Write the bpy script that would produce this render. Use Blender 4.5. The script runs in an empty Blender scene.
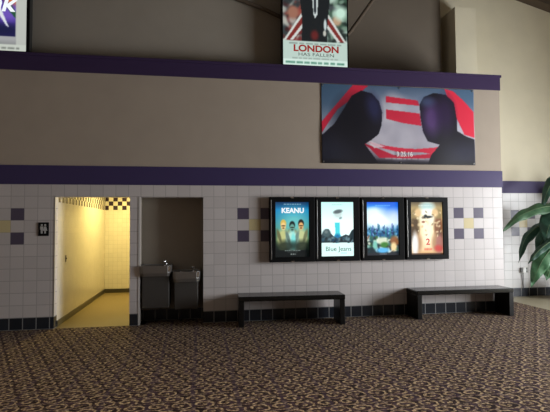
import bpy, bmesh, math, random
import numpy as np
from mathutils import Vector, Matrix
random.seed(7)
S = bpy.context.scene
COL = S.collection
PI = math.pi

# ------------------------------------------------------------------ helpers
def lin(r, g, b):
    f = lambda c: (c/255/12.92) if c/255 <= .04045 else ((c/255+.055)/1.055)**2.4
    return (f(r), f(g), f(b), 1)

def mat(name, col, rough=.6, metal=0., spec=.5, emit=None, estr=0., coat=0.):
    m = bpy.data.materials.new(name); m.use_nodes = True
    b = m.node_tree.nodes['Principled BSDF']
    b.inputs['Base Color'].default_value = col
    b.inputs['Roughness'].default_value = rough
    b.inputs['Metallic'].default_value = metal
    b.inputs['Specular IOR Level'].default_value = spec
    b.inputs['Coat Weight'].default_value = coat
    if emit:
        b.inputs['Emission Color'].default_value = emit
        b.inputs['Emission Strength'].default_value = estr
    return m

class NT:
    """tiny wrapper for building node maths"""
    def __init__(s, m):
        s.t = m.node_tree; s.b = s.t.nodes['Principled BSDF']
    def n(s, kind, **kw):
        x = s.t.nodes.new(kind)
        for k, v in kw.items(): setattr(x, k, v)
        return x
    def link(s, a, b): s.t.links.new(a, b)
    def m(s, op, a, b=None, c=None):
        x = s.n('ShaderNodeMath', operation=op)
        for i, v in enumerate((a, b, c)):
            if v is None: continue
            if isinstance(v, (int, float)): x.inputs[i].default_value = v
            else: s.link(v, x.inputs[i])
        return x.outputs[0]
    def mix(s, f, a, b):
        x = s.n('ShaderNodeMix', data_type='RGBA')
        for i, v in ((0, f), (6, a), (7, b)):
            if isinstance(v, (int, float, tuple)): x.inputs[i].default_value = v
            else: s.link(v, x.inputs[i])
        return x.outputs[2]
    def ramp(s, f, stops):
        x = s.n('ShaderNodeValToRGB'); e = x.color_ramp.elements
        while len(e) < len(stops): e.new(.5)
        for el, (p, c) in zip(e, stops): el.position = p; el.color = c
        s.link(f, x.inputs[0]); return x.outputs[0]
    def noise(s, vec, scale, detail=3, rough=.5):
        x = s.n('ShaderNodeTexNoise'); x.inputs['Scale'].default_value = scale
        x.inputs['Detail'].default_value = detail; x.inputs['Roughness'].default_value = rough
        s.link(vec, x.inputs['Vector']); return x.outputs['Fac']
    def pos(s):
        return s.n('ShaderNodeNewGeometry').outputs['Position']
    def obj(s):
        return s.n('ShaderNodeTexCoord').outputs['Object']
    def xyz(s, v):
        x = s.n('ShaderNodeSeparateXYZ'); s.link(v, x.inputs[0]); return x.outputs
    def bump(s, h, strength=.2, dist=.01):
        x = s.n('ShaderNodeBump'); x.inputs['Strength'].default_value = strength
        x.inputs['Distance'].default_value = dist
        s.link(h, x.inputs['Height']); s.link(x.outputs[0], s.b.inputs['Normal'])

TW, TH = .2032, .19563          # tile pitch across and up

def tile_mat(name, col, tw=TW, th=TH, x0=0., z0=0., axis='X', grout=.0055, gcol=None, rough=.3, vary=.05, horiz=True):
    m = mat(name, col, rough); t = NT(m)
    p = t.xyz(t.pos())
    u = t.m('DIVIDE', t.m('SUBTRACT', p[axis], x0), tw)
    v = t.m('DIVIDE', t.m('SUBTRACT', p['Z'], z0), th)
    fu = t.m('ABSOLUTE', t.m('SUBTRACT', t.m('FRACT', u), .5))
    fv = t.m('ABSOLUTE', t.m('SUBTRACT', t.m('FRACT', v), .5))
    gu = t.m('GREATER_THAN', fu, .5-grout/tw)
    gv = t.m('GREATER_THAN', fv, .5-grout/th)
    g = t.m('MAXIMUM', gu, gv)
    w = t.n('ShaderNodeTexWhiteNoise', noise_dimensions='2D')
    cv = t.n('ShaderNodeCombineXYZ'); t.link(t.m('FLOOR', u), cv.inputs[0]); t.link(t.m('FLOOR', v), cv.inputs[1])
    t.link(cv.outputs[0], w.inputs['Vector'])
    k = t.m('ADD', 1-vary, t.m('MULTIPLY', w.outputs['Value'], 2*vary))
    hs = t.n('ShaderNodeHueSaturation'); hs.inputs['Color'].default_value = col; t.link(k, hs.inputs['Value'])
    gc = gcol or tuple(c*.73 for c in col[:3])+(1,)
    t.link(t.mix(g, hs.outputs[0], gc), t.b.inputs['Base Color'])
    t.link(t.m('ADD', rough, t.m('MULTIPLY', g, .5)), t.b.inputs['Roughness'])
    t.bump(t.m('SUBTRACT', 1, g), .3, .003)
    return m

def stucco(name, col, rough=.85, amt=.08, scale=2.2):
    m = mat(name, col, rough, spec=.2); t = NT(m); P = t.pos()
    n = t.noise(P, scale, 4); n2 = t.noise(P, 90, 2)
    k = t.m('ADD', 1-amt, t.m('MULTIPLY', n, 2*amt))
    hs = t.n('ShaderNodeHueSaturation'); hs.inputs['Color'].default_value = col; t.link(k, hs.inputs['Value'])
    t.link(hs.outputs[0], t.b.inputs['Base Color']); t.bump(n2, .25, .004)
    return m

def link(o, parent=None):
    COL.objects.link(o)
    if parent: o.parent = parent
    return o

def mesh_obj(name, bm, m, parent=None, smooth=False, loc=None):
    me = bpy.data.meshes.new(name)
    bmesh.ops.recalc_face_normals(bm, faces=bm.faces)
    if smooth:
        for f in bm.faces: f.smooth = True
    bm.to_mesh(me); bm.free()
    for x in (m if isinstance(m, (list, tuple)) else [m]): me.materials.append(x)
    o = bpy.data.objects.new(name, me)
    if loc: o.location = loc
    return link(o, parent)

def box(bm, x0, x1, y0, y1, z0, z1, bevel=0., seg=2, mi=0):
    vs = [bm.verts.new((x, y, z)) for x in (x0, x1) for y in (y0, y1) for z in (z0, z1)]
    F = [(0,1,3,2),(4,6,7,5),(0,4,5,1),(2,3,7,6),(0,2,6,4),(1,5,7,3)]
    fs = [bm.faces.new([vs[i] for i in f]) for f in F]
    for f in fs: f.material_index = mi
    if bevel:
        es = list({e for f in fs for e in f.edges})
        bmesh.ops.bevel(bm, geom=es, offset=bevel, segments=seg, affect='EDGES', profile=.5)

def B(*a, **k):
    bm = bmesh.new(); box(bm, *a, **k); return bm

def prism(bm, pts, y0, y1):
    """polygon in the XZ plane pushed from y0 to y1"""
    a = [bm.verts.new((x, y0, z)) for x, z in pts]; b = [bm.verts.new((x, y1, z)) for x, z in pts]
    bm.faces.new(a); bm.faces.new(list(reversed(b)))
    n = len(pts)
    for i in range(n): bm.faces.new((a[i], b[i], b[(i+1) % n], a[(i+1) % n]))

def cyl(bm, c, r, h, axis='Z', seg=20, r2=None):
    M = Matrix.Translation(c)
    if axis == 'Y': M = M @ Matrix.Rotation(PI/2, 4, 'X')
    if axis == 'X': M = M @ Matrix.Rotation(PI/2, 4, 'Y')
    bmesh.ops.create_cone(bm, cap_ends=True, segments=seg, radius1=r, radius2=r if r2 is None else r2, depth=h, matrix=M)

def tube(bm, pts, r, seg=10):
    """round tube along pts; r is a number or one radius per point"""
    pts = [Vector(p) for p in pts]; n = len(pts); rings = []
    rr = r if isinstance(r, (list, tuple)) else [r]*n
    for i, p in enumerate(pts):
        d = (pts[min(i+1, n-1)]-pts[max(i-1, 0)]).normalized()
        a = d.orthogonal().normalized() if i == 0 else (prev - d*prev.dot(d)).normalized()
        prev = a; b = d.cross(a)
        rings.append([bm.verts.new(p + (a*math.cos(t)+b*math.sin(t))*rr[i]) for t in [2*PI*k/seg for k in range(seg)]])
    for i in range(n-1):
        for k in range(seg):
            bm.faces.new((rings[i][k], rings[i][(k+1) % seg], rings[i+1][(k+1) % seg], rings[i+1][k]))
    bm.faces.new(rings[0]); bm.faces.new(rings[-1])

def lathe(bm, prof, c=(0, 0, 0), seg=28):
    rings = [[bm.verts.new((c[0]+r*math.cos(2*PI*k/seg), c[1]+r*math.sin(2*PI*k/seg), c[2]+z)) for k in range(seg)] for r, z in prof]
    for i in range(len(rings)-1):
        for k in range(seg):
            bm.faces.new((rings[i][k], rings[i][(k+1) % seg], rings[i+1][(k+1) % seg], rings[i+1][k]))
    bm.faces.new(rings[0]); bm.faces.new(rings[-1])

def spline(P, n):
    """Catmull-Rom through points"""
    P = [Vector(p) for p in P]; Q = [2*P[0]-P[1]]+P+[2*P[-1]-P[-2]]; out = []
    for i in range(n):
        t = i/(n-1)*(len(P)-1); k = min(int(t), len(P)-2); t -= k
        a, b, c, d = Q[k:k+4]
        out.append(.5*((2*b)+(c-a)*t+(2*a-5*b+4*c-d)*t*t+(3*b-a-3*c+d)*t**3))
    return out

def empty(name, loc, label, cat, group=None, rz=0.):
    o = bpy.data.objects.new(name, None); o.location = loc; o.rotation_euler = (0, 0, rz); link(o)
    o.empty_display_size = .1
    return tag(o, label, cat, group)

def tag(o, label, cat, group=None):
    o['label'] = label; o['category'] = cat
    if group: o['group'] = group
    return o

def struct(o, label=None):
    o['kind'] = 'structure'
    if label: o['label'] = label
    return o

def text_mesh(txt, size, bold=0., width=None, shear=0.):
    cu = bpy.data.curves.new('lettering_curve', 'FONT'); cu.body = txt; cu.size = size
    cu.align_x = 'CENTER'; cu.offset = bold; cu.extrude = .0006; cu.shear = shear
    o = bpy.data.objects.new('lettering_curve', cu); COL.objects.link(o)
    dg = bpy.context.evaluated_depsgraph_get(); dg.update()
    me = bpy.data.meshes.new_from_object(o.evaluated_get(dg))
    bpy.data.objects.remove(o); bpy.data.curves.remove(cu)
    xs = [v.co.x for v in me.vertices]; w = max(xs)-min(xs); cx = (max(xs)+min(xs))/2
    k = 1 if width is None else width/w
    for v in me.vertices:      # stand the writing upright, facing -Y
        x, y, z = v.co; v.co = ((x-cx)*k, -z, y)
    return me

def lettering(txt, loc, size, m, parent, bold=0., width=None, shear=0., name='lettering', label=None):
    """one mesh per word, laid out as one line"""
    me = text_mesh(txt, size, bold, width, shear); bm = bmesh.new(); bm.from_mesh(me); bpy.data.meshes.remove(me)
    bmesh.ops.remove_doubles(bm, verts=bm.verts, dist=1e-7)
    seen = set(); isl = []
    for v in bm.verts:
        if v in seen: continue
        st = [v]; seen.add(v); g = []
        while st:
            q = st.pop(); g.append(q)
            for e in q.link_edges:
                o_ = e.other_vert(q)
                if o_ not in seen: seen.add(o_); st.append(o_)
        isl.append((min(q.co.x for q in g), max(q.co.x for q in g), g))
    isl.sort(key=lambda a_: a_[0]); n_letters = max(1, len(txt.replace(' ', '')))
    words = txt.split(); gaps = []; hi = isl[0][1]
    for k in range(1, len(isl)):
        gaps.append((isl[k][0]-hi, k)); hi = max(hi, isl[k][1])
    cuts = sorted(k for _, k in sorted(gaps, reverse=True)[:len(words)-1])
    for a_, b_ in zip([0]+cuts, cuts+[len(isl)]):
        keep = {v for x in isl[a_:b_] for v in x[2]}
        nb = bmesh.new(); mp = {v: nb.verts.new(v.co) for v in keep}
        for f in bm.faces:
            if f.verts[0] in keep: nb.faces.new([mp[v] for v in f.verts])
        w_ = bpy.data.meshes.new(name); nb.to_mesh(w_); nb.free(); w_.materials.append(m)
        o = bpy.data.objects.new(name, w_); o.location = loc; link(o, parent)
        if label: o['label'] = label
    bm.free()

# ------------------------------------------------------------------ printed pictures (colour per vertex of a fine sheet)
def srgb(c):
    c = np.asarray(c, float)/255
    return np.where(c <= .04045, c/12.92, ((c+.055)/1.055)**2.4)

class Art:
    """u to the right 0..1, v upward 0..1"""
    def __init__(s, nx, ny, bg, asp):
        s.nx, s.ny, s.asp = nx, ny, asp
        u = np.linspace(0, 1, nx); v = np.linspace(0, 1, ny); s.U, s.V = np.meshgrid(u, v)
        s.A = np.zeros((ny, nx, 3)); s.A[:] = bg
        s.rng = np.random.default_rng(5)
    def put(s, mask, c):
        mask = np.clip(mask, 0, 1)[..., None]; s.A = s.A*(1-mask)+np.asarray(c, float)*mask
    def vgrad(s, stops):
        v = [p for p, c in stops]
        for k in range(3): s.A[..., k] = np.interp(s.V, v, [c[k] for p, c in stops])
    def ell(s, cx, cy, rx, ry, c, soft=.15, rot=0., a=1.):
        x = (s.U-cx); y = (s.V-cy)*s.asp
        X = x*math.cos(rot)+y*math.sin(rot); Y = -x*math.sin(rot)+y*math.cos(rot)
        d = np.sqrt((X/rx)**2+(Y/(ry*s.asp))**2)
        s.put(np.clip((1+soft/2-d)/soft, 0, 1)*a, c)
    def poly(s, pts, c, a=1.):
        inside = np.zeros_like(s.U, bool); n = len(pts)
        for i in range(n):
            x0, y0 = pts[i]; x1, y1 = pts[(i+1) % n]
            if y0 == y1: continue
            cond = ((y0 > s.V) != (y1 > s.V)) & (s.U < (x1-x0)*(s.V-y0)/(y1-y0)+x0)
            inside ^= cond
        s.put(inside*a, c)
    def speck(s, cx, cy, w, h, n, cols, r=.03, a=.8):
        for _ in range(n):
            s.ell(cx+(s.rng.random()-.5)*w, cy+(s.rng.random()-.5)*h, r*(.5+s.rng.random()), r/s.asp*(.5+s.rng.random()),
                  cols[s.rng.integers(len(cols))], .8, s.rng.random()*3, a)
    def line(s, u0, u1, v, h, c, a=.8):
        """a line of print too small to read: short broken strokes"""
        u = u0
        while u < u1:
            w = min((.05+.09*s.rng.random())*(u1-u0)*1.2, u1-u)
            s.put((np.abs(s.U-u-w/2) < w/2)*np.clip(1.3-np.abs(s.V-v)/(h/2), 0, 1)*a*(.65+.35*s.rng.random(s.U.shape)), c)
            u += w+.022*(u1-u0)+.004
    def sheet(s, name, w, h, m, parent=None, bend=None):
        """upright sheet, lower left corner at the origin, facing -Y"""
        me = bpy.data.meshes.new(name)
        ys = bend(s.U, s.V) if bend else np.zeros_like(s.U)
        vs = np.stack([s.U*w, ys, s.V*h], -1).reshape(-1, 3)
        idx = np.arange(s.nx*s.ny).reshape(s.ny, s.nx)
        fs = np.stack([idx[:-1, :-1], idx[:-1, 1:], idx[1:, 1:], idx[1:, :-1]], -1).reshape(-1, 4)
        me.from_pydata(vs.tolist(), [], fs.tolist())
        at = me.color_attributes.new('print', 'FLOAT_COLOR', 'POINT')
        q = np.pad(s.A, ((1, 1), (1, 1), (0, 0)), 'edge')
        s.A = (q[:-2, 1:-1]+q[2:, 1:-1]+q[1:-1, :-2]+q[1:-1, 2:]+4*q[1:-1, 1:-1])/8
        c = np.ones((s.nx*s.ny, 4), np.float32); c[:, :3] = srgb(np.clip(s.A, 0, 255)).reshape(-1, 3)
        at.data.foreach_set('color', c.ravel())
        me.materials.append(m)
        for p in me.polygons: p.use_smooth = True
        return link(bpy.data.objects.new(name, me), parent)

def print_mat(name, glow=0., rough=.35, spec=.5):
    m = mat(name, (0, 0, 0, 1), rough, spec=spec); t = NT(m)
    a = t.n('ShaderNodeAttribute', attribute_name='print')
    if glow:
        t.link(a.outputs['Color'], t.b.inputs['Emission Color']); t.b.inputs['Emission Strength'].default_value = glow
        t.b.inputs['Base Color'].default_value = (.02, .02, .02, 1)
    else:
        t.link(a.outputs['Color'], t.b.inputs['Base Color'])
    return m

# ------------------------------------------------------------------ materials
M_tile = tile_mat('glazed_white_tile', (.545, .50, .49, 1), rough=.35)
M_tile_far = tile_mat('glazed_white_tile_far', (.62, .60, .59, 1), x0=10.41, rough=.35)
M_purple = tile_mat('purple_tile', (.078, .062, .105, 1), grout=.003, gcol=(.14, .13, .15, 1))
M_yellow = tile_mat('yellow_tile', (.60, .50, .27, 1), grout=.003)
M_base = tile_mat('black_base_tile', (.016, .019, .026, 1), grout=.007, gcol=(.2, .2, .2, 1), rough=.25, vary=.2)
M_base_far = tile_mat('black_base_tile_far', (.016, .019, .026, 1), x0=10.41, grout=.007, gcol=(.2, .2, .2, 1), rough=.25, vary=.2)
M_band = stucco('purple_paint', (.052, .038, .108, 1), rough=.45, amt=.05)
M_ledge = stucco('purple_ledge_paint', (.046, .027, .078, 1), rough=.55, amt=.05)
M_stucco = stucco('taupe_stucco', (.39, .325, .265, 1))
M_stucco_far = stucco('khaki_stucco', (.68, .62, .47, 1))
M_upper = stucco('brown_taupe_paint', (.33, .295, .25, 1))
M_recess = stucco('brown_paint_shaded', (.17, .14, .11, 1))  # darker brown; shade of the recess is put into this colour
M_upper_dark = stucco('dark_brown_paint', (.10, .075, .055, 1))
M_ceil = stucco('dark_ceiling_paint', (.16, .14, .12, 1))
M_alcove = stucco('alcove_panel', (.33, .29, .24, 1), rough=.5, amt=.05)
M_vinyl = stucco('tan_vinyl', (.30, .26, .17, 1), rough=.4)
M_black = mat('black_laminate', (.004, .0035, .0035, 1), .38, spec=.3)
M_black_top = mat('black_laminate_top', (.006, .006, .006, 1), .24, spec=.4)
M_case = mat('black_metal', (.0035, .0035, .004, 1), .55, spec=.12)
M_chrome = mat('chrome', (.75, .75, .76, 1), .18, metal=1)
M_steel = mat('brushed_steel', (.32, .315, .31, 1), .3, metal=.85)
M_dsteel = mat('dark_steel', (.065, .06, .056, 1), .42, metal=.3)
M_white = mat('white_plastic', (.8, .8, .78, 1), .4)
M_grey = mat('grey_plastic', (.12, .12, .12, 1), .4)
M_dark = mat('dark_plastic', (.02, .02, .02, 1), .4)

def carpet():
    m = mat('patterned_carpet', (.1, .08, .06, 1), .95, spec=.1); t = NT(m)
    P = t.pos()
    nz = t.n('ShaderNodeTexNoise'); nz.inputs['Scale'].default_value = 11; nz.inputs['Detail'].default_value = 2
    t.link(P, nz.inputs['Vector'])
    sub = t.n('ShaderNodeVectorMath', operation='SUBTRACT'); t.link(nz.outputs['Color'], sub.inputs[0]); sub.inputs[1].default_value = (.5, .5, .5)
    sc = t.n('ShaderNodeVectorMath', operation='SCALE'); t.link(sub.outputs[0], sc.inputs[0]); sc.inputs['Scale'].default_value = .038
    ad = t.n('ShaderNodeVectorMath', operation='ADD'); t.link(P, ad.inputs[0]); t.link(sc.outputs[0], ad.inputs[1])
    p = t.xyz(ad.outputs[0])
    def motif(w, h, ox, oy, rx, ry, turns):
        v = t.m('ADD', t.m('DIVIDE', p['Y'], h), oy)
        row = t.m('FLOOR', v)
        u = t.m('ADD', t.m('ADD', t.m('DIVIDE', p['X'], w), ox), t.m('MULTIPLY', row, .36))
        fx = t.m('SUBTRACT', t.m('FRACT', u), .5); fy = t.m('SUBTRACT', t.m('FRACT', v), .5)
        ex = t.m('DIVIDE', fx, rx); ey = t.m('DIVIDE', fy, ry)
        r = t.m('SQRT', t.m('ADD', t.m('MULTIPLY', ex, ex), t.m('MULTIPLY', ey, ey)))
        th = t.m('ARCTAN2', ey, ex)
        s = t.m('SINE', t.m('ADD', t.m('MULTIPLY', r, turns), th))
        edge = t.m('SUBTRACT', 1.25, r)
        return t.m('MULTIPLY', t.m('GREATER_THAN', s, .35), t.m('GREATER_THAN', edge, 0)), r
    a, ra = motif(.21, .17, 0, 0, .46, .40, 7.5)
    b, rb = motif(.21, .17, .5, .5, .30, .22, 4.5)
    d, rd = motif(.07, .085, .3, .2, .34, .30, 3.)
    n = t.noise(P, 13, 2); n2 = t.noise(P, 40, 1); n3 = t.noise(P, .5, 2); n5 = t.noise(P, 17, 1)
    ground = t.ramp(n, [(.38, (.012, .007, .008, 1)), (.5, (.034, .018, .018, 1)), (.62, (.054, .031, .046, 1))])
    tan = t.ramp(n2, [(.35, (.13, .088, .055, 1)), (.5, (.27, .19, .115, 1)), (.64, (.56, .44, .27, 1))])
    mauve = t.ramp(n2, [(.35, (.06, .040, .038, 1)), (.62, (.36, .275, .215, 1))])
    c = t.mix(t.m('MULTIPLY', d, .3), ground, mauve)
    c = t.mix(t.m('MULTIPLY', b, .9), c, mauve)
    c = t.mix(t.m('MULTIPLY', a, t.m('MULTIPLY', t.m('GREATER_THAN', n5, .38), .95)), c, tan)
    # purple stripes every .42 m running away from the viewer
    st = t.m('ABSOLUTE', t.m('SUBTRACT', t.m('FRACT', t.m('DIVIDE', p['X'], .42)), .5))
    stp = t.m('MULTIPLY', t.m('GREATER_THAN', st, .45), .4)
    c = t.mix(stp, c, (.045, .030, .058, 1))
    hs = t.n('ShaderNodeHueSaturation'); t.link(c, hs.inputs['Color'])
    t.link(t.m('ADD', .85, t.m('MULTIPLY', n3, .3)), hs.inputs['Value'])
    t.link(hs.outputs[0], t.b.inputs['Base Color'])
    t.bump(n2, .4, .004)
    return m
M_carpet = carpet()

# ------------------------------------------------------------------ the setting
XL, XR, YB, YF, ZC = -3., 13., -14., 1.5, 7.4        # left, right, behind, far wall, ceiling
XE = 9.138                                           # right end of the tiled wall
XV = 9.98                                            # carpet stops here
struct(mesh_obj('floor', B(XL, XV, YB, .02, -.1, 0), M_carpet))
bm = bmesh.new(); box(bm, XE, XV, .02, YF+.1, -.1, 0); box(bm, 2.407, 3.478, .02, .42, -.1, 0)
struct(mesh_obj('floor_corner', bm, M_carpet))
struct(mesh_obj('floor_entrance', B(XV, XR, YB, YF+.1, -.1, .002), M_vinyl))
struct(mesh_obj('ceiling', B(XL-.2, XR+.2, YB-.2, YF+.3, ZC, ZC+.2), M_ceil))
struct(mesh_obj('wall_left', B(XL-.2, XL, YB, YF+.3, 0, ZC), M_stucco))
struct(mesh_obj('wall_rear', B(XL-.2, XR+.2, YB-.2, YB, 0, ZC), M_stucco))

# tiled wall with two openings, cell by cell so each tile has its own glaze
DX0, DX1, AX0, AX1, DZ = 1.078, 2.261, 2.407, 3.478, 2.143
WALLTH = .16
def tiled_wall(name, x0, x1, y, ztop, phase, holes, mats, thick, pat, zbot=TH):
    xs = {x0, x1}; k = math.ceil((x0-phase)/TW)
    while phase+k*TW < x1: xs.add(round(phase+k*TW, 5)); k += 1
    zs = {zbot, ztop}
    for r in range(1, 12):
        if zbot < r*TH < ztop: zs.add(round(r*TH, 5))
    for a, b, c in holes: xs |= {a, b}; zs.add(c)
    xs = sorted(xs); zs = sorted(zs); bm = bmesh.new(); V = {}
    def v(x, z):
        if (x, z) not in V: V[(x, z)] = bm.verts.new((x, y, z))
        return V[(x, z)]
    for a, b in zip(xs, xs[1:]):
        for c, d in zip(zs, zs[1:]):
            mx, mz = (a+b)/2, (c+d)/2
            if any(h[0] < mx < h[1] and mz < h[2] for h in holes): continue
            f = bm.faces.new((v(a, c), v(b, c), v(b, d), v(a, d)))
            f.material_index = pat(math.floor((mx-phase)/TW), math.floor(mz/TH))
    r = bmesh.ops.extrude_face_region(bm, geom=list(bm.faces))
    back = [e for e in r['geom'] if isinstance(e, bmesh.types.BMVert)]
    for q in back: q.co.y += thick
    return struct(mesh_obj(name, bm, mats))
def pat_main(c, r):
    k = c % 20
    if k in (0, 2) and r in (7, 9): return 1
    if k == 1 and r == 8: return 2
    return 0
ZB = 12*TH                                            # underside of the purple band
tiled_wall('wall_back', XL, XE, 0, ZB, 0., [(DX0, DX1, DZ), (AX0, AX1, DZ)], [M_tile, M_purple, M_yellow], WALLTH, pat_main)
tiled_wall('wall_right_recess', XE-.6, XR, YF, ZB, 10.41, [], [M_tile_far, M_purple, M_yellow], .1,
           lambda c, r: 1 if (c in (0, 2) and r in (7, 9)) else 2 if (c == 1 and r == 8) else 0)
# black tile baseboards
def baseboard(name, x0, x1, y, m, th): struct(mesh_obj(name, B(x0, x1, y, y+th, 0, TH), m))
baseboard('baseboard_left', XL, DX0, -.004, M_base, WALLTH)
baseboard('baseboard_middle', DX1, AX0, -.004, M_base, WALLTH)
baseboard('baseboard_back', AX1, XE, -.004, M_base, WALLTH)
baseboard('baseboard_right', XE, XR, YF-.006, M_base_far, .1)
# band and stucco above
struct(mesh_obj('trim_1', B(XL, XE+.012, -.014, .2, ZB, 2.66), M_band))
struct(mesh_obj('trim_2', B(XE+.012, XR, YF-.014, YF+.1, ZB, 2.622), M_band))
struct(mesh_obj('wall_back_upper', B(XL, XE, 0, .2, 2.66, 4.24), M_stucco))
bm = B(XL, XE+.012, -.018, .2, 4.225, 4.47); box(bm, XL, XE+.03, -.04, YF, 4.47, 4.515)
struct(mesh_obj('trim_3', bm, M_ledge))
struct(mesh_obj('wall_return', B(XE-.16, XE, .16, YF, 0, 4.47), M_tile))
struct(mesh_obj('wall_right_recess_upper', B(8.1, XR, YF, YF+.1, 2.622, ZC), M_stucco_far))
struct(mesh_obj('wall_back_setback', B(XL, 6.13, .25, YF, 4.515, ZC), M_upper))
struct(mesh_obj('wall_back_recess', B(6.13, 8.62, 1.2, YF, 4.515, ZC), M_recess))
struct(mesh_obj('pillar', B(8.806, 9.294, .929, YF, 4.515, 6.3, bevel=.006), [M_stucco_far]), 'square khaki pillar rising behind the purple ledge')
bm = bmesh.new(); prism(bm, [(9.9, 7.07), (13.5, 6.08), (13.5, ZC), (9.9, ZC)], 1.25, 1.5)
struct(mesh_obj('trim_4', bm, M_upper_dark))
# alcove behind the fountains
YA = .40
bm = bmesh.new(); box(bm, AX0, AX1, YA, YA+.04, 0, DZ+.12); box(bm, AX0-.06, AX0, WALLTH, YA+.04, 0, DZ+.12)
box(bm, AX1, AX1+.06, WALLTH, YA+.04, 0, DZ+.12); box(bm, AX0, AX1, WALLTH, YA, DZ, DZ+.12)
struct(mesh_obj('wall_alcove', bm, M_alcove))
baseboard('baseboard_alcove', AX0, AX1, YA-.006, M_base, .02)
struct(mesh_obj('lit_edge_alcove', B(AX0-.006, AX0+.022, -.006, .01, 0, DZ), mat('alcove_edge_lit', (.55, .52, .5, 1), .4)))  # pale strip: window light on the alcove reveal, put into the colour
# restroom corridor
RY = 4.08; RTH = .108
def rtile(axis):
    m = tile_mat('restroom_tile_'+axis, (.66, .62, .55, 1), RTH, RTH, x0=(1.055 if axis == 'X' else RY), z0=2.064-20*RTH, axis=axis, grout=.003, rough=.22, vary=.03)
    t = NT(m); p = t.xyz(t.pos())
    u = t.m('FLOOR', t.m('DIVIDE', t.m('SUBTRACT', p[axis], (1.055 if axis == 'X' else RY)), RTH))
    v = t.m('FLOOR', t.m('DIVIDE', t.m('SUBTRACT', p['Z'], 2.064), RTH))
    par = t.m('GREATER_THAN', t.m('ABSOLUTE', t.m('MODULO', t.m('ADD', u, v), 2)), .5)
    inb = t.m('MULTIPLY', t.m('GREATER_THAN', v, -.5), t.m('LESS_THAN', v, 2.5))
    f = t.m('MULTIPLY', t.m('SUBTRACT', 1, par), inb)
    old = t.b.inputs['Base Color'].links[0].from_socket
    t.link(t.mix(f, old, (.025, .012, .03, 1)), t.b.inputs['Base Color'])
    return m
RX1 = 2.42
struct(mesh_obj('wall_restroom_left', B(DX0-.1, DX0, WALLTH, RY, 0, 2.6), rtile('Y')))
struct(mesh_obj('wall_restroom_back', B(DX0-.1, RX1+.5, RY, RY+.1, 0, 2.6), rtile('X')))
struct(mesh_obj('wall_restroom_right', B(RX1-.1, RX1, YA+.5, RY, 0, 2.6), rtile('Y')))
struct(mesh_obj('ceiling_restroom', B(DX0-.1, RX1+.1, WALLTH, RY+.1, 2.6, 2.65), mat('restroom_ceiling', (.7, .66, .6, 1), .8)))
struct(mesh_obj('floor_restroom', B(DX0-.1, RX1+.1, 0.02, RY, -.1, 0), stucco('restroom_floor', (.22, .165, .075, 1), rough=.35, amt=.05)))
struct(mesh_obj('baseboard_restroom_left', B(DX0, DX0+.012, WALLTH, RY, 0, .10), mat('restroom_base', (.05, .045, .03, 1), .35)))
struct(mesh_obj('baseboard_restroom_back', B(DX0, RX1-.1, RY-.012, RY, 0, .10), mat('restroom_base_back', (.05, .045, .03, 1), .35)))
struct(mesh_obj('lit_edge_door', B(DX0-.003, DX0+.006, -.006, .02, TH, DZ), mat('door_edge_lit', (.5, .47, .4, 1), .4)))  # pale corner strip painting in the daylit part of the left jamb
struct(mesh_obj('wall_restroom_lobby', B(DX1, RX1, WALLTH, WALLTH+.05, 0, 2.6), mat('lobby_back', (.5, .45, .4, 1), .5)))

# glazed entrance on the right (out of the picture; where the daylight comes from)
WY0, WY1, WZ0, WZ1 = -5.2, -1.7, .5, 3.1
bm = bmesh.new(); box(bm, XR, XR+.2, YB, WY0, 0, ZC); box(bm, XR, XR+.2, WY1, YF+.3, 0, ZC)
box(bm, XR, XR+.2, WY0, WY1, WZ1, ZC); box(bm, XR, XR+.2, WY0, WY1, 0, WZ0)
struct(mesh_obj('wall_right', bm, M_stucco_far))
bm = bmesh.new()
for k in range(6):
    y = WY0+(WY1-WY0)*k/5; box(bm, XR+.06, XR+.14, y-.03, y+.03, WZ0, WZ1)
for z in (WZ0, 2.3, WZ1): box(bm, XR+.06, XR+.14, WY0, WY1, z-.03, z+.03)
struct(mesh_obj('window_1', bm, M_dark))

# ------------------------------------------------------------------ poster cases
G_print = print_mat('backlit_print', 1.25, rough=.6, spec=.15)
def glow(name, rgb, s=1.): return mat(name, (0, 0, 0, 1), .5, emit=lin(*rgb), estr=s)
L_white = glow('white_ink', (235, 240, 245), 1.1); L_red = glow('red_ink', (150, 40, 35)); L_dgrey = glow('dark_ink', (70, 75, 72))
L_cyan = glow('cyan_ink', (40, 150, 165)); L_green = glow('green_ink', (20, 90, 70)); L_redb = glow('bright_red_ink', (215, 70, 60))

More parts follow.
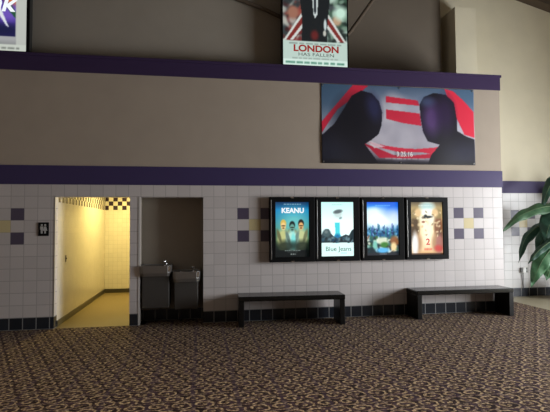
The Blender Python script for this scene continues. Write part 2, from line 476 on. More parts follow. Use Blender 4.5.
def small_poster(i):
    a = Art(108, 170, (10, 10, 12), 1.62)
    if i == 0:
        a.vgrad([(0, (6, 14, 14)), (.12, (8, 18, 18)), (.3, (28, 60, 42)), (.52, (60, 120, 110)), (.7, (20, 110, 150)), (.85, (18, 120, 175)), (1, (10, 45, 80))])
        a.ell(.55, .62, .45, .22, (110, 195, 190), 1.3, a=.8)
        for cx, cy, sk, bd, hr in ((.24, .56, (226, 190, 125), (178, 182, 122), (200, 170, 80)), (.76, .56, (215, 165, 105), (180, 188, 135), (26, 18, 14)), (.5, .53, (96, 150, 138), (170, 215, 200), (16, 28, 28))):
            a.ell(cx, cy-.24, .19, .19, bd, .5)
            a.ell(cx, cy+.045, .085, .075, hr, .3); a.ell(cx, cy, .072, .068, sk, .4)
            a.ell(cx, cy+.005, .06, .012, (30, 26, 20), .5, a=.8); a.ell(cx, cy-.035, .035, .013, (40, 30, 24), .6, a=.7)
            a.ell(cx-.13, cy-.17, .05, .12, tuple(x*.55 for x in bd), .6, .3); a.ell(cx+.13, cy-.17, .05, .12, tuple(x*.6 for x in bd), .6, -.3)
        a.ell(.53, .28, .07, .15, (120, 210, 205), .6)
        a.ell(.3, .2, .3, .1, (14, 24, 18), .9, a=.8); a.ell(.8, .2, .3, .1, (14, 24, 18), .9, a=.8)
        a.put((a.V < .13)*1., (5, 10, 11))
        a.line(.26, .76, .955, .016, (200, 225, 235)); a.line(.36, .66, .755, .02, (60, 170, 200)); a.line(.28, .74, .12, .016, (180, 195, 190)); a.line(.36, .66, .095, .012, (120, 135, 130)); a.line(.44, .6, .055, .026, (200, 210, 205))
    elif i == 1:
        a.vgrad([(0, (205, 245, 242)), (.24, (220, 250, 248)), (.26, (225, 250, 250)), (.6, (235, 255, 253)), (1, (190, 238, 232))])
        a.poly([(.42, .62), (.58, .62), (.57, .44), (.66, .27), (.36, .27), (.44, .44)], (70, 205, 215))
        a.ell(.5, .33, .1, .08, (20, 110, 160), .6)
        a.ell(.52, .78, .13, .075, (180, 195, 195), .6, a=.7); a.ell(.52, .82, .14, .035, (60, 70, 75), .6, .2, a=.8)
        a.ell(.6, .70, .05, .02, (110, 135, 140), .8, .5, a=.8)
        a.poly([(0, .38), (.08, .46), (.14, .50), (.24, .5), (.3, .42), (.4, .36), (.5, .33), (.6, .36), (.75, .40), (.85, .38), (.93, .47), (1, .5), (1, .25), (0, .25)], (38, 52, 58))
        a.ell(.17, .42, .12, .075, (70, 92, 96), .7, a=.9); a.ell(.16, .45, .05, .03, (105, 120, 122), .8)
        a.speck(.5, .31, .9, .1, 30, [(16, 24, 30), (60, 90, 100), (20, 60, 90), (100, 130, 140)], .04)
        a.put((a.V < .24)*1., (214, 247, 244))
        a.line(.34, .66, .945, .016, (130, 175, 175)); a.line(.6, .78, .06, .018, (90, 170, 180))
    elif i == 2:
        a.vgrad([(0, (20, 26, 30)), (.1, (45, 50, 55)), (.35, (30, 62, 84)), (.48, (70, 135, 180)), (.62, (190, 228, 240)), (.82, (175, 222, 248)), (.92, (50, 135, 225)), (1, (20, 75, 200))])
        a.ell(.42, .68, .42, .17, (246, 252, 253), 1.1); a.ell(.2, .8, .2, .08, (225, 242, 252), 1.2, a=.8)
        a.ell(.95, .93, .4, .2, (28, 95, 215), 1.3, a=.8); a.ell(.88, .7, .2, .14, (215, 225, 250), 1.2, a=.7)
        for k in range(26):
            x = k/25; h = .44+.10*abs(math.sin(k*2.3))+.05*math.sin(k*5.1)
            a.poly([(x-.02, .3), (x-.018, h), (x, h+.03), (x+.018, h), (x+.02, .3)], (26+20*(k % 3), 80+14*(k % 4), 125+14*(k % 3)), .85)
        a.put(np.clip((.36-a.V)/.1, 0, 1)*.6, (24, 40, 50))
        a.speck(.5, .42, .95, .16, 50, [(20, 60, 100), (120, 190, 225), (30, 100, 150), (14, 34, 60)], .03, .7); a.speck(.5, .22, .95, .26, 110, [(10, 18, 24), (240, 244, 235), (40, 90, 90), (20, 40, 46), (110, 160, 150), (225, 230, 215), (60, 110, 60), (120, 80, 60)], .05)
        a.ell(.5, .27, .16, .07, (205, 215, 190), .7); a.ell(.26, .2, .07, .08, (120, 190, 175), .7); a.ell(.5, .1, .2, .05, (90, 175, 225), .7)
        a.ell(.86, .27, .13, .09, (140, 90, 55), .7); a.ell(.84, .16, .09, .08, (228, 205, 150), .7); a.ell(.55, .2, .12, .05, (60, 120, 50), .7)
        a.put((a.V < .045)*.8, (40, 40, 46)); a.line(.28, .74, .93, .02, (130, 195, 245)); a.line(.4, .62, .03, .016, (190, 195, 200))
    else:
        a.vgrad([(0, (205, 150, 95)), (.1, (235, 205, 160)), (.3, (240, 215, 170)), (.6, (235, 215, 165)), (.85, (200, 175, 120)), (1, (90, 80, 62))])
        a.ell(.53, .78, .22, .22, (238, 250, 248), 1.0); a.ell(.52, .92, .2, .06, (160, 200, 200), 1.0, a=.8)
        a.ell(.52, .5, .16, .3, (255, 240, 210), .8)
        for sx, c in ((-1, (84, 66, 44)), (1, (128, 84, 58))):
            a.ell(.5+sx*.37, .52, .14, .24, c, .6); a.ell(.5+sx*.36, .78, .13, .1, (150, 130, 88), .6); a.ell(.5+sx*.27, .79, .1, .075, (222, 190, 140), .6)
            a.ell(.5+sx*.3, .22, .14, .18, (178, 140, 104), .7); a.ell(.5+sx*.42, .34, .06, .12, (70, 54, 42), .8)
        a.ell(.13, .2, .1, .22, (228, 228, 225), .7); a.ell(.9, .2, .12, .2, (165, 110, 100), .7)
        a.ell(.53, .71, .15, .025, (50, 52, 54), .7, .1); a.ell(.47, .73, .05, .03, (40, 44, 46), .7); a.ell(.4, .62, .05, .02, (150, 95, 70), .8)
        a.speck(.5, .6, .9, .5, 40, [(255, 240, 200), (120, 100, 70), (210, 170, 120), (246, 226, 180)], .035, .6)
        a.ell(.85, .12, .12, .06, (200, 60, 55), .9, a=.8); a.put((a.V < .03)*.8, (60, 40, 30)); a.line(.26, .66, .93, .016, (235, 240, 235)); a.line(.42, .66, .105, .045, (210, 60, 50), .9)
    return a

CASES = [
 (4.617, .806, 'black wall case with blue-green poster of three figures under a white title', (0.0, )),
 (5.437, .806, 'black wall case with nearly white poster showing a cyan dress', (0.0, )),
 (6.283, .810, 'black wall case with poster of a blue sky over a city skyline', (0.0, )),
 (7.128, .830, 'black wall case with cream poster bearing a large red 2', (0.0, )),
]
CZ0, CZ1, CD = 1.008, 2.145, .105
for i, (cx, w, lab, _) in enumerate(CASES):
    root = empty('poster_case', (cx, 0, CZ0), lab, 'poster case', 'lighted poster cases on the tiled wall')
    H = CZ1-CZ0; fw, fb = .105, .088
    mesh_obj('backing', B(.01, w-.01, -.03, -.001, .01, H-.01), M_dark, root)
    bm = bmesh.new()
    box(bm, 0, w, -CD, -.002, 0, fb, bevel=.006); box(bm, 0, w, -CD, -.002, H-fb, H, bevel=.006)
    box(bm, 0, fw, -CD, -.002, fb-.004, H-fb+.004, bevel=.006); box(bm, w-fw, w, -CD, -.002, fb-.004, H-fb+.004, bevel=.006)
    mesh_obj('frame', bm, M_case, root)
    hs = mesh_obj('hinge_strip', B(.018, .034, -CD-.004, -CD+.004, .05, H-.05, bevel=.001), M_steel, root); hs['label'] = 'thin chrome strip along the left edge'
    for z in (.012, H-.012):
        bm = bmesh.new(); cyl(bm, (w/2, -CD-.003, z), .02, .012, 'Y', 16); bmesh.ops.scale(bm, vec=(1.6, 1, .55), verts=bm.verts, space=Matrix.Translation((-w/2, 0, -z)))
        mesh_obj('latch', bm, M_chrome, root)
    pw, ph = w-2*fw+.012, H-2*fb+.012
    p = small_poster(i).sheet('poster', pw, ph, G_print, root); p.location = (fw-.006, -CD+.03, fb-.006)
    T = lambda s, u, v, size, m, **k: lettering(s, (u*pw, -.003, v*ph), size, m, p, **k)
    if i == 0:
        T('KEANU', .52, .80, .12, L_white, bold=.005, width=.40, label='white title lettering')
    elif i == 1:
        T('Blue Jeans', .53, .10, .115, L_green, width=.47, label='teal title lettering')
    elif i == 2:
        pass
    else:
        T('2', .53, .19, .16, L_redb, bold=.004, label='large red numeral')

# ------------------------------------------------------------------ tall light boxes standing on the ledge
LW, LH, LZ = 1.235, 1.86, 4.515
def light_box(x0, label, art, trim, glowm):
    root = empty('light_box', (x0, 0, LZ), label, 'light box poster', 'tall lighted posters on the purple ledge')
    mesh_obj('housing', B(0, LW, .0, .12, 0, LH), M_dark, root)
    bm = bmesh.new(); f = trim
    box(bm, 0, f, -.03, .0, 0, LH, bevel=.003); box(bm, LW-f, LW, -.03, .0, 0, LH, bevel=.003)
    box(bm, 0, LW, -.03, .0, 0, .012, bevel=.003); box(bm, 0, LW, -.03, .0, LH-f, LH, bevel=.003)
    mesh_obj('frame', bm, M_case, root)
    p = art.sheet('poster', LW-2*f+.006, LH-.012-f+.006, glowm, root); p.location = (f-.003, -.006, .009)
    return root, p
a = Art(110, 165, (205, 222, 212), 1.5)
a.vgrad([(0, (200, 222, 212)), (.25, (205, 226, 216)), (.3, (55, 62, 64)), (.6, (70, 76, 80)), (1, (120, 130, 135))])
a.speck(.15, .52, .3, .55, 70, [(120, 40, 40), (60, 24, 26), (190, 190, 180), (40, 50, 52), (150, 70, 60), (20, 26, 28)], .05)
a.speck(.85, .52, .3, .55, 70, [(60, 90, 70), (190, 215, 200), (30, 44, 40), (130, 160, 140), (20, 28, 26)], .05)
a.ell(.16, .53, .085, .065, (160, 110, 90), .6); a.ell(.84, .47, .07, .05, (190, 160, 130), .6); a.ell(.9, .55, .1, .07, (205, 240, 220), .9)
for sx in (-1, 1):                     # flag diagonals
    f = lambda u: .5+sx*u
    wht, red = (215, 220, 215), (128, 42, 38)
    a.poly([(f(.48), .255), (f(.34), .255), (f(.10), .46), (f(.14), .60)], wht)
    a.poly([(f(.445), .255), (f(.39), .255), (f(.12), .49), (f(.14), .55)], red)
a.poly([(.29, .25), (.30, .46), (.27, .66), (.3, .78), (.40, .82), (.6, .82), (.7, .78), (.73, .66), (.69, .44), (.68, .25)], (17, 22, 26))
a.poly([(.44, .82), (.56, .82), (.535, .52), (.5, .48), (.475, .52)], (210, 220, 218)); a.poly([(.485, .8), (.515, .8), (.52, .56), (.5, .52), (.48, .56)], (30, 36, 44))
a.ell(.655, .42, .022, .06, (205, 220, 220), .5); a.ell(.645, .335, .025, .03, (200, 200, 190), .5); a.ell(.49, .31, .06, .05, (100, 30, 30), .8)
a.ell(.5, .9, .085, .075, (150, 115, 95), .3); a.ell(.5, .945, .09, .04, (40, 30, 26), .4)
a.put((a.V < .25)*1., (196, 218, 208)); a.put((a.V < .062)*1., (222, 244, 234))
a.line(.1, .9, .222, .014, (95, 105, 100)); a.line(.14, .86, .075, .010, (110, 120, 115)); a.line(.04, .95, .032, .024, (40, 110, 85), .9)
root, p = light_box(4.875, 'tall lit poster with red LONDON lettering standing on the purple ledge', a, .018, print_mat('lit_print', .9, .5, .2))
T = lambda s, u, v, size, m, **k: lettering(s, (u*LW, -.004, v*LH), size, m, p, **k)
T('LONDON', .5, .142, .165, L_red, bold=.006, width=.84, label='red title lettering'); T('HAS FALLEN', .5, .097, .085, L_dgrey, width=.66)

a = Art(110, 165, (190, 195, 190), 1.5)
a.vgrad([(0, (205, 212, 200)), (.06, (205, 212, 200)), (.065, (140, 142, 142)), (.11, (165, 166, 168)), (.5, (190, 190, 190)), (1, (190, 190, 190))])
inner = (a.U > .06)*(a.U < .845)*(a.V > .135)*(a.V < .95)
bg = Art(110, 165, (60, 45, 140), 1.5); bg.vgrad([(0, (24, 22, 66)), (.13, (26, 24, 72)), (.2, (38, 30, 92)), (.32, (88, 66, 165)), (.5, (70, 50, 150)), (.7, (150, 60, 60)), (1, (60, 40, 120))])
bg.ell(.4, .62, .4, .1, (200, 80, 60), .8); bg.ell(.6, .2, .35, .05, (20, 24, 60), 1, a=.8)
bg.ell(.82, .5, .12, .08, (215, 110, 60), .8); bg.ell(.78, .36, .14, .07, (110, 84, 185), .9); bg.poly([(.70, .47), (.80, .42), (.90, .31), (.84, .31), (.74, .39)], (34, 84, 58)); bg.poly([(.56, .42), (.66, .30), (.72, .24), (.76, .22), (.71, .30), (.62, .44)], (225, 230, 235)); bg.poly([(.36, .30), (.5, .42), (.6, .52), (.54, .55), (.44, .44)], (25, 55, 45))
bg.poly([(.5, .44), (.56, .38), (.58, .30), (.53, .33)], (30, 80, 60))
a.A = np.where(inner[..., None] > 0, bg.A, a.A)
a.put((a.U > .86)*(a.V > .06)*.9, (192, 196, 188)); a.put((a.V < .062)*1., (200, 206, 196)); a.line(.1, .9, .03, .02, (80, 84, 80))
root, p = light_box(-.585, 'tall lit purple poster on the ledge, cut by the left picture edge', a, .045, print_mat('lit_print_purple', .95, .5, .2))
T = lambda s, u, v, size, m, **k: lettering(s, (u*LW, -.004, v*LH), size, m, p, **k)
T('ink', .60, .36, .40, L_white, bold=.01, shear=.25, label='slanted white title lettering')

# ------------------------------------------------------------------ banner
bx0, bx1, bz0, bz1 = 5.588, 8.588, 2.762, 4.212
a = Art(300, 150, (120, 130, 150), .485)
a.vgrad([(0, (40, 36, 46)), (.12, (120, 112, 124)), (.3, (168, 162, 172)), (.55, (172, 170, 182)), (.78, (120, 130, 150)), (1, (70, 88, 112))])
a.speck(.5, .5, .5, .7, 60, [(150, 146, 158), (185, 182, 190), (140, 138, 152)], .06, .35)
RED = (188, 38, 62)
a.ell(.04, .92, .22, .4, (58, 84, 110), 1.2, a=.8); a.ell(.96, .95, .2, .3, (66, 92, 118), 1.2, a=.8)
a.poly([(0, .52), (.1, .76), (.2, 1), (.30, 1), (.22, .86), (.1, .68), (0, .38)], RED)
a.poly([(.80, 1), (.86, .97), (.93, .85), (1, .70), (1, .36), (.93, .40), (.86, .70)], (200, 40, 64))
a.poly([(.41, .87), (.62, .83), (.63, .76), (.41, .79)], RED)
a.poly([(.41, .70), (.63, .66), (.64, .50), (.52, .53), (.41, .58)], RED)
a.poly([(.26, .30), (.34, .22), (.50, .15), (.64, .16), (.72, .13), (.80, .26), (.72, .22), (.60, .20), (.50, .21), (.40, .235)], RED)
a.poly([(.24, .28), (.3, .2), (.36, .08), (.5, .08), (.66, .08), (.75, .1), (.7, .14), (.6, .12), (.45, .12), (.35, .2)], (170, 32, 56))
a.poly([(.25, .34), (.3, .3), (.4, .22), (.33, .20)], (205, 200, 205), .8)
# two plain dark masses facing each other
dk = (22, 19, 30)
a.poly([(0, .35), (.08, .5), (.15, .72), (.19, .86), (.25, .93), (.32, .9), (.365, .8), (.385, .66), (.38, .5), (.36, .38), (.31, .3), (.27, .25), (.31, .14), (.36, 0), (0, 0)], dk)
a.ell(.33, .72, .045, .16, (40, 42, 78), 1.1, .2, a=.8); a.ell(.18, .5, .1, .3, (14, 13, 22), 1.1, a=.7); a.ell(.03, .12, .12, .2, (34, 36, 50), 1.2, a=.7)
a.poly([(.63, .78), (.66, .88), (.73, .94), (.81, .92), (.865, .82), (.88, .62), (.88, .45), (.94, .38), (1, .34), (1, 0), (.68, 0), (.70, .12), (.76, .26), (.72, .28), (.68, .30), (.65, .42), (.635, .6)], dk)
a.ell(.71, .6, .055, .2, (92, 62, 120), 1.1, a=.75); a.ell(.68, .82, .05, .06, (66, 84, 118), 1.2, a=.6); a.ell(.80, .66, .06, .22, (44, 26, 62), 1.1, a=.8); a.ell(.93, .15, .1, .14, (38, 38, 58), 1.2, a=.7)
a.put(np.clip((.07-a.V)/.05, 0, 1)*.8, (20, 18, 24))
M_vinylprint = print_mat('vinyl_print', 0, .42, .4)
root = empty('hanging_banner', (bx0, 0, bz0), 'wide red and dark vinyl banner dated 3.25.16 under the upper purple ledge', 'banner')
a.A = a.A*1.14
a.line(.4, .66, .072, .022, (190, 185, 185), .7)
sh = a.sheet('print_sheet', bx1-bx0, bz1-bz0, M_vinylprint, root, bend=lambda U, V: -.014-.005*np.sin(U*19+V*3)*(1-V)-.004*np.sin(V*6+U*7))
s = sh.modifiers.new('thickness', 'SOLIDIFY'); s.thickness = .002; s.offset = 0
M_ink = mat('white_print', (.85, .83, .82, 1), .5); T = lambda s_, u, v, size, **k: lettering(s_, (u*3, -.03, v*1.45), size, M_ink, sh, **k)
T('3.25.16', .525, .10, .125, bold=.001, width=.31)
for x in (.03, 1.5, 2.97):
    for z in (.03, 1.42):
        bm = bmesh.new(); cyl(bm, (x, -.014, z), .014, .026, 'Y', 14); mesh_obj('grommet', bm, M_steel, root)

# ------------------------------------------------------------------ restroom sign and corridor switch
root = empty('restroom_sign', (.826, 0, 1.504), 'small square black restroom sign with white figures beside the doorway', 'sign')
mesh_obj('plate', B(0, .163, -.012, -.001, 0, .222, bevel=.003), M_case, root)
bm = bmesh.new()
for cx, k in ((.056, 0), (.108, 1)):
    cyl(bm, (cx, -.014, .178), .016, .004, 'Y', 16)
    if k == 0: prism(bm, [(cx-.024, .155), (cx+.024, .155), (cx+.022, .1), (cx+.014, .1), (cx+.014, .04), (cx-.014, .04), (cx-.014, .1), (cx-.022, .1)], -.016, -.012)
    else: prism(bm, [(cx-.014, .155), (cx+.014, .155), (cx+.034, .085), (cx+.012, .085), (cx+.012, .04), (cx-.012, .04), (cx-.012, .085), (cx-.034, .085)], -.016, -.012)
mesh_obj('pictogram', bm, mat('white_enamel', (.45, .45, .45, 1), .4), root)
root = empty('light_switch', (DX0, .64, 1.08), 'small dark switch plate on the yellow-lit restroom wall', 'light switch')
mesh_obj('plate', B(0.001, .008, -.035, .035, -.05, .07, bevel=.002), mat('brown_plate', (.07, .05, .03, 1), .4), root)
mesh_obj('toggle', B(.006, .022, -.006, .006, 0, .025, bevel=.002), M_dark, root)

# ------------------------------------------------------------------ drinking fountains
def fountain(x0, x1, rim, label):
    w = x1-x0; yb, yf = YA-.008, -.07
    root = empty('drinking_fountain', (x0, 0, 0), label, 'drinking fountain', 'pair of steel drinking fountains in the alcove')
    # basin: shallow steel tray with rounded front
    pts = [(0, yb), (w, yb), (w, yf+.06), (w-.02, yf+.02), (w-.06, yf), (.06, yf), (.02, yf+.02), (0, yf+.06)]
    cx, cy = w/2, (yb+yf)/2
    bm = bmesh.new()
    def loop(sc, z, dz=0.):
        return [bm.verts.new((cx+(x-cx)*sc, cy+(y-cy)*sc, z+dz*(y-yf))) for x, y in pts]
    L = [loop(.93, rim-.175), loop(.985, rim-.12), loop(1, rim-.02), loop(1, rim), loop(.93, rim), loop(.88, rim-.02), loop(.4, rim-.05)]
    for p_, q in zip(L, L[1:]):
        for k in range(8): bm.faces.new((p_[k], p_[(k+1) % 8], q[(k+1) % 8], q[k]))
    bm.faces.new(L[0]); bm.faces.new(L[-1])
    bs = mesh_obj('basin', bm, M_steel, root)
    bm = bmesh.new(); cyl(bm, (cx, cy, rim-.047), .035, .008, 'Z', 18); mesh_obj('drain', bm, M_chrome, bs)
    bm = bmesh.new(); box(bm, .035, w-.035, yf+.06, yb, .275 if rim > .9 else .24, rim-.12, bevel=.012)
    mesh_obj('cabinet', bm, M_dsteel, root)
    bx = w-.1                                        # bubbler at the back right
    bm = bmesh.new(); tube(bm, spline([(bx, cy+.02, rim-.035), (bx, cy+.02, rim+.035), (bx-.012, cy+.0, rim+.062), (bx-.035, cy-.02, rim+.05)], 10), [.017]*5+[.02]*5, 12)
    bub = mesh_obj('bubbler', bm, M_chrome, root, smooth=True)
    bm = bmesh.new(); lathe(bm, [(.03, -.02), (.034, 0), (.03, .012), (.012, .016)], (bx, cy+.02, rim-.02), 18); mesh_obj('collar', bm, M_chrome, bub)
    bm = bmesh.new(); box(bm, w-.055, w-.012, yf+.0, yf+.05, rim-.10, rim-.005, bevel=.012); mesh_obj('push_bar', bm, M_chrome, root)
    bm = bmesh.new(); lathe(bm, [(.018, 0), (.02, .012), (.012, .02), (.003, .022)], (w*.3, cy+.04, rim-.035), 16); mesh_obj('cap', bm, M_chrome, root, smooth=True)
fountain(2.425, 2.945, .985, 'taller left drinking fountain with steel basin in the dark alcove')
fountain(2.955, 3.425, .88, 'lower right drinking fountain with steel basin in the dark alcove')

# ------------------------------------------------------------------ benches
def bench(cx, cy, L, D, rz, label):
    root = empty('bench', (cx, cy, 0), label, 'bench', 'black benches along the tiled wall', rz)
    h, t, e = .492, .078, .092
    bm = B(-L/2, L/2, -D/2, D/2, h-t, h, bevel=.014, seg=3); mesh_obj('seat', bm, M_black_top, root)
    for s in (-1, 1):
        x0, x1 = (-L/2+.006, -L/2+e) if s < 0 else (L/2-e, L/2-.006)
        mesh_obj('end_panel', B(x0, x1, -D/2+.008, D/2-.008, 0, h-t+.004, bevel=.006), M_black, root)
    mesh_obj('rail', B(-L/2+e-.01, L/2-e+.01, D/2-.075, D/2-.045, h-t-.045, h-t+.002, bevel=.003), M_black, root)
bench(4.935, -.31, 1.77, .48, math.radians(-3.2), 'black bench below the first three poster cases')
bench(8.065, -.245, 1.84, .46, math.radians(-.6), 'black bench right of the other, ending at the wall corner')

# ------------------------------------------------------------------ unidentified dark drooping band behind the LONDON light box, modelled as a tube
bm = bmesh.new()
tube(bm, spline([(3.2, .2, 6.0), (3.93, .19, 5.81), (4.48, .18, 5.64), (4.93, .18, 5.46), (5.6, .17, 5.22), (6.1, .18, 5.2), (6.3, .18, 5.4), (6.5, .19, 5.68), (6.78, .2, 6.08), (7.1, .2, 6.6)], 40), .035, 10)
tag(mesh_obj('drooping_band', bm, M_upper_dark, smooth=True), 'dark band drooping on the upper wall behind the LONDON poster', 'cable')

# ------------------------------------------------------------------ outlet, plug and cord on the far tiles
root = empty('electrical_outlet', (10.76, YF, .595), 'grey electrical outlet low on the recessed tiles behind the plant', 'electrical outlet')
mesh_obj('plate', B(-.06, .04, -.012, -.001, -.065, .065, bevel=.003), mat('outlet_plate', (.42, .41, .38, 1), .4), root)
for z in (-.03, .03): mesh_obj('socket', B(-.03, .015, -.017, -.01, z-.018, z+.018, bevel=.004), M_grey, root)
root = empty('power_adapter', (10.662, YF, .60), 'white plug-in adapter with dark cord beside the grey outlet', 'adapter')
mesh_obj('body', B(-.035, .036, -.075, -.001, -.06, .06, bevel=.008), M_white, root)
mesh_obj('side_clip', B(-.07, -.034, -.05, -.001, -.055, .05, bevel=.005), M_grey, root)
bm = bmesh.new(); tube(bm, spline([(-.012, -.03, -.06), (-.014, -.03, -.15), (-.010, -.02, -.28), (-.012, -.03, -.40)], 12), .011, 8); mesh_obj('cord', bm, M_grey, root, smooth=True)

# ------------------------------------------------------------------ broad-leaved plant
def leafmat(name, c1, c2):
    m = mat(name, c1, .5, spec=.3); t = NT(m); n = t.noise(t.obj(), 9, 3)
    t.link(t.ramp(n, [(.3, c1), (.7, c2)]), t.b.inputs['Base Color']); return m
LM = [leafmat('leaf_green', (.022, .065, .030, 1), (.060, .125, .058, 1)), leafmat('leaf_dark', (.012, .040, .026, 1), (.030, .080, .05, 1)), leafmat('leaf_bright', (.032, .105, .045, 1), (.075, .17, .080, 1))]
M_stem = mat('leaf_stalk', (.06, .11, .035, 1), .5)
PX, PY = 11.35, .72
plant = empty('potted_plant', (PX, PY, 0), 'tall plant with broad drooping banana-like leaves at the right edge', 'plant')
bm = bmesh.new(); lathe(bm, [(.15, .0), (.21, .04), (.25, .36), (.27, .40), (.27, .44), (.235, .44), (.23, .40), (.02, .395)]); mesh_obj('pot', bm, mat('terracotta_brown', (.10, .06, .04, 1), .6), plant, smooth=True)
bm = bmesh.new(); lathe(bm, [(.228, .38), (.228, .40), (.1, .415), (.01, .42)]); mesh_obj('soil', bm, mat('potting_soil', (.03, .02, .014, 1), .95), plant)
bm = bmesh.new(); tube(bm, spline([(0, 0, .40), (.015, .01, .9), (-.01, -.01, 1.4), (0, 0, 1.75)], 14), [.055-.0022*k for k in range(14)], 12); mesh_obj('trunk', bm, M_stem, plant, smooth=True)
def leaf(stalk, spine, width, m, facing, fold=.25, wav=.02, ph=0., tip=1.):
    """world-space points; facing = direction the upper face looks"""
    N = 22; pts = spline(spine, N); F = Vector(facing).normalized(); bm = bmesh.new(); rows = []; K = 8
    for i, p in enumerate(pts):
        t = i/(N-1); d = (pts[min(i+1, N-1)]-pts[max(i-1, 0)]).normalized()
        s = d.cross(F); s = s.normalized() if s.length > 1e-4 else Vector((0, 0, 1)); n = s.cross(d).normalized()
        w = width*.5*max(.02, (min(1, t/.22)**.7)*(1-max(0, (t-.42)/.58)**(1.9*tip))); row = []
        for k in range(K+1):
            q = k/K*2-1
            off = s*(q*w) - n*(abs(q)**1.3*w*fold) + n*(wav*abs(q)*math.sin(i*1.25+ph+q*1.7))
            row.append(bm.verts.new(p+off-Vector((PX, PY, 0))))
        rows.append(row)
    for a_, b_ in zip(rows, rows[1:]):
        for k in range(K): bm.faces.new((a_[k], a_[k+1], b_[k+1], b_[k]))
    o = mesh_obj('leaf', bm, m, plant, smooth=True)
    sd = o.modifiers.new('thickness', 'SOLIDIFY'); sd.thickness = .004; sd.offset = 0
    off = Vector((PX, PY, 0))
    bm = bmesh.new(); tube(bm, [v-off for v in spline(list(stalk)+[spine[0]], 10)], .013, 8)
    tube(bm, [v-off for v in pts[:-2]], [.011*(1-i/(N)) + .002 for i in range(N-2)], 6)
    mesh_obj('stalk', bm, M_stem, o, smooth=True)
C0 = (PX, PY, 1.5); C1 = (PX, PY, 1.72)
tow = (-.35, -.85, .45)
leaf([C0, (11.25, .66, 1.8)], [(11.15, .62, 1.93), (10.8, .6, 2.01), (10.4, .6, 1.97), (9.95, .6, 1.80), (9.55, .62, 1.48)], .29, LM[0], (-.2, -.75, .65), .3, .03, .4)
leaf([C1, (11.25, .7, 2.3)], [(11.1, .68, 2.62), (10.86, .66, 2.60), (10.68, .66, 2.36), (10.53, .68, 1.95)], .26, LM[1], (-.7, -.65, .3), .25, .025, 1)
leaf([C0, (11.2, .55, 1.9)], [(11.0, .5, 1.92), (10.75, .46, 1.86), (10.52, .45, 1.62), (10.40, .46, 1.28)], .50, LM[1], (-.5, -.8, .35), .2, .03, 2)
leaf([C0, (11.2, .5, 1.8)], [(11.05, .45, 1.82), (10.85, .42, 1.72), (10.68, .42, 1.48), (10.60, .44, 1.2)], .44, LM[0], (-.3, -.9, .3), .2, .03, 2.7)
leaf([C0, (11.2, .8, 1.6)], [(11.0, .85, 1.66), (10.62, .86, 1.60), (10.28, .88, 1.32), (10.12, .9, .82)], .24, LM[1], (-.8, -.5, .3), .6, .02, 3)
leaf([C0, (11.2, .6, 1.5)], [(11.0, .55, 1.58), (10.68, .52, 1.52), (10.40, .52, 1.30), (10.27, .54, 1.04)], .34, LM[1], (-.4, -.85, .3), .25, .025, 4)
leaf([C0, (11.1, .45, 1.5)], [(10.8, .34, 1.46), (10.5, .3, 1.34), (10.2, .3, 1.16), (10.02, .3, 1.0), (9.90, .32, .85)], .17, LM[1], (-.2, -.6, .8), .5, .02, 5)
leaf([C0, (11.1, .4, 1.3)], [(10.8, .34, 1.32), (10.5, .3, 1.2), (10.24, .28, .98), (10.06, .28, .70), (9.93, .3, .38)], .36, LM[2], (-.45, -.8, .4), .22, .03, 6)
leaf([C0, (11.2, .45, 1.25)], [(11.0, .38, 1.24), (10.72, .34, 1.12), (10.50, .33, .92), (10.38, .34, .68), (10.33, .36, .5)], .34, LM[2], (-.3, -.9, .3), .2, .025, 7)
# the side of the crown beyond the picture edge
for k, (ang, up, ln, w) in enumerate(((20, 2.3, 1.0, .4), (75, 2.5, .6, .36), (-40, 2.2, 1.0, .42), (-95, 2.0, .9, .4), (-10, 1.6, 1.1, .42), (-65, 1.5, .9, .4))):
    a_ = math.radians(ang); dx, dy = math.cos(a_), math.sin(a_); q = lambda r, z: (PX+dx*r, PY+dy*r*(.55 if dy > 0 else 1), z)
    leaf([C0, q(.12, 1.8)], [q(.25*ln, up-.15), q(.5*ln, up), q(.8*ln, up-.12), q(1.1*ln, up-.6)], w, LM[k % 3], (dx*.4, dy*.4, .85), .25, .02, k)

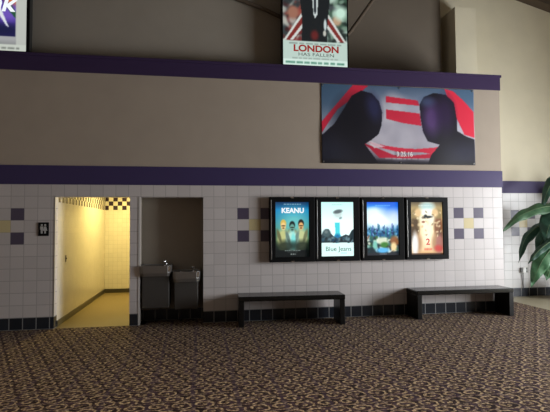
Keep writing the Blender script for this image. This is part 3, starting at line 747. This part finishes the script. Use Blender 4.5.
# ------------------------------------------------------------------ light
def area(name, loc, rot, sx, sy, power, col, spread=PI):
    l = bpy.data.lights.new(name, 'AREA'); l.shape = 'RECTANGLE'; l.size = sx; l.size_y = sy; l.energy = power; l.color = col; l.spread = spread
    o = bpy.data.objects.new(name, l); o.location = loc; o.rotation_euler = rot; COL.objects.link(o); return o
# daylight coming through the glazed entrance, facing -X
area('daylight', (XR+.3, (WY0+WY1)/2, (WZ0+WZ1)/2), (0, PI/2, 0), WZ1-WZ0, WY1-WY0, 1130, (.93, .97, 1))
# added ceiling lamps out of view, for ambient light on the lobby floor
for x in (-.5, 4., 8.5):
    for y in (-5.5, -9.5):
        bm = bmesh.new(); lathe(bm, [(.22, 0), (.22, -.03), (.17, -.03), (.16, .0)], (x, y, ZC-.002), 24)
        o = tag(mesh_obj('added_ceiling_lamp', bm, M_white), 'added unseen round ceiling lamp over the carpet', 'lamp', 'added ceiling lamps')
        l = bpy.data.lights.new('fill_downlight', 'AREA'); l.shape = 'DISK'; l.size = .4; l.energy = 38; l.color = (1, .86, .68); l.spread = math.radians(80)
        lo = bpy.data.objects.new('fill_downlight', l); lo.location = (x, y, ZC-.05); COL.objects.link(lo)
area('restroom_light', (1.72, 2.75, 2.58), (0, 0, 0), .4, 1.4, 60, (1, .79, .27))

w = bpy.data.worlds.new('World'); S.world = w; w.use_nodes = True
w.node_tree.nodes['Background'].inputs[0].default_value = (.75, .85, 1, 1); w.node_tree.nodes['Background'].inputs[1].default_value = 1.

# ------------------------------------------------------------------ camera
cd = bpy.data.cameras.new('camera'); cam = bpy.data.objects.new('camera', cd); COL.objects.link(cam)
cd.sensor_width = 36; cd.lens = 464.48465/550*36; cd.clip_start = .05
r, u, f = Vector((.98721, -.15926, -.0072)), Vector((.00046, -.04236, .9991)), Vector((.15942, .98633, .04175))
R = Matrix((r, u, -f)).transposed().to_4x4(); R.translation = (3.42229, -8.08228, 1.64902)
cam.matrix_world = R; S.camera = cam
vs = S.view_settings; vs.view_transform = 'Standard'; vs.look = 'None'; vs.exposure = 0; vs.gamma = 1; vs.use_curve_mapping = False
S.cycles.max_bounces = 8; S.cycles.diffuse_bounces = 5
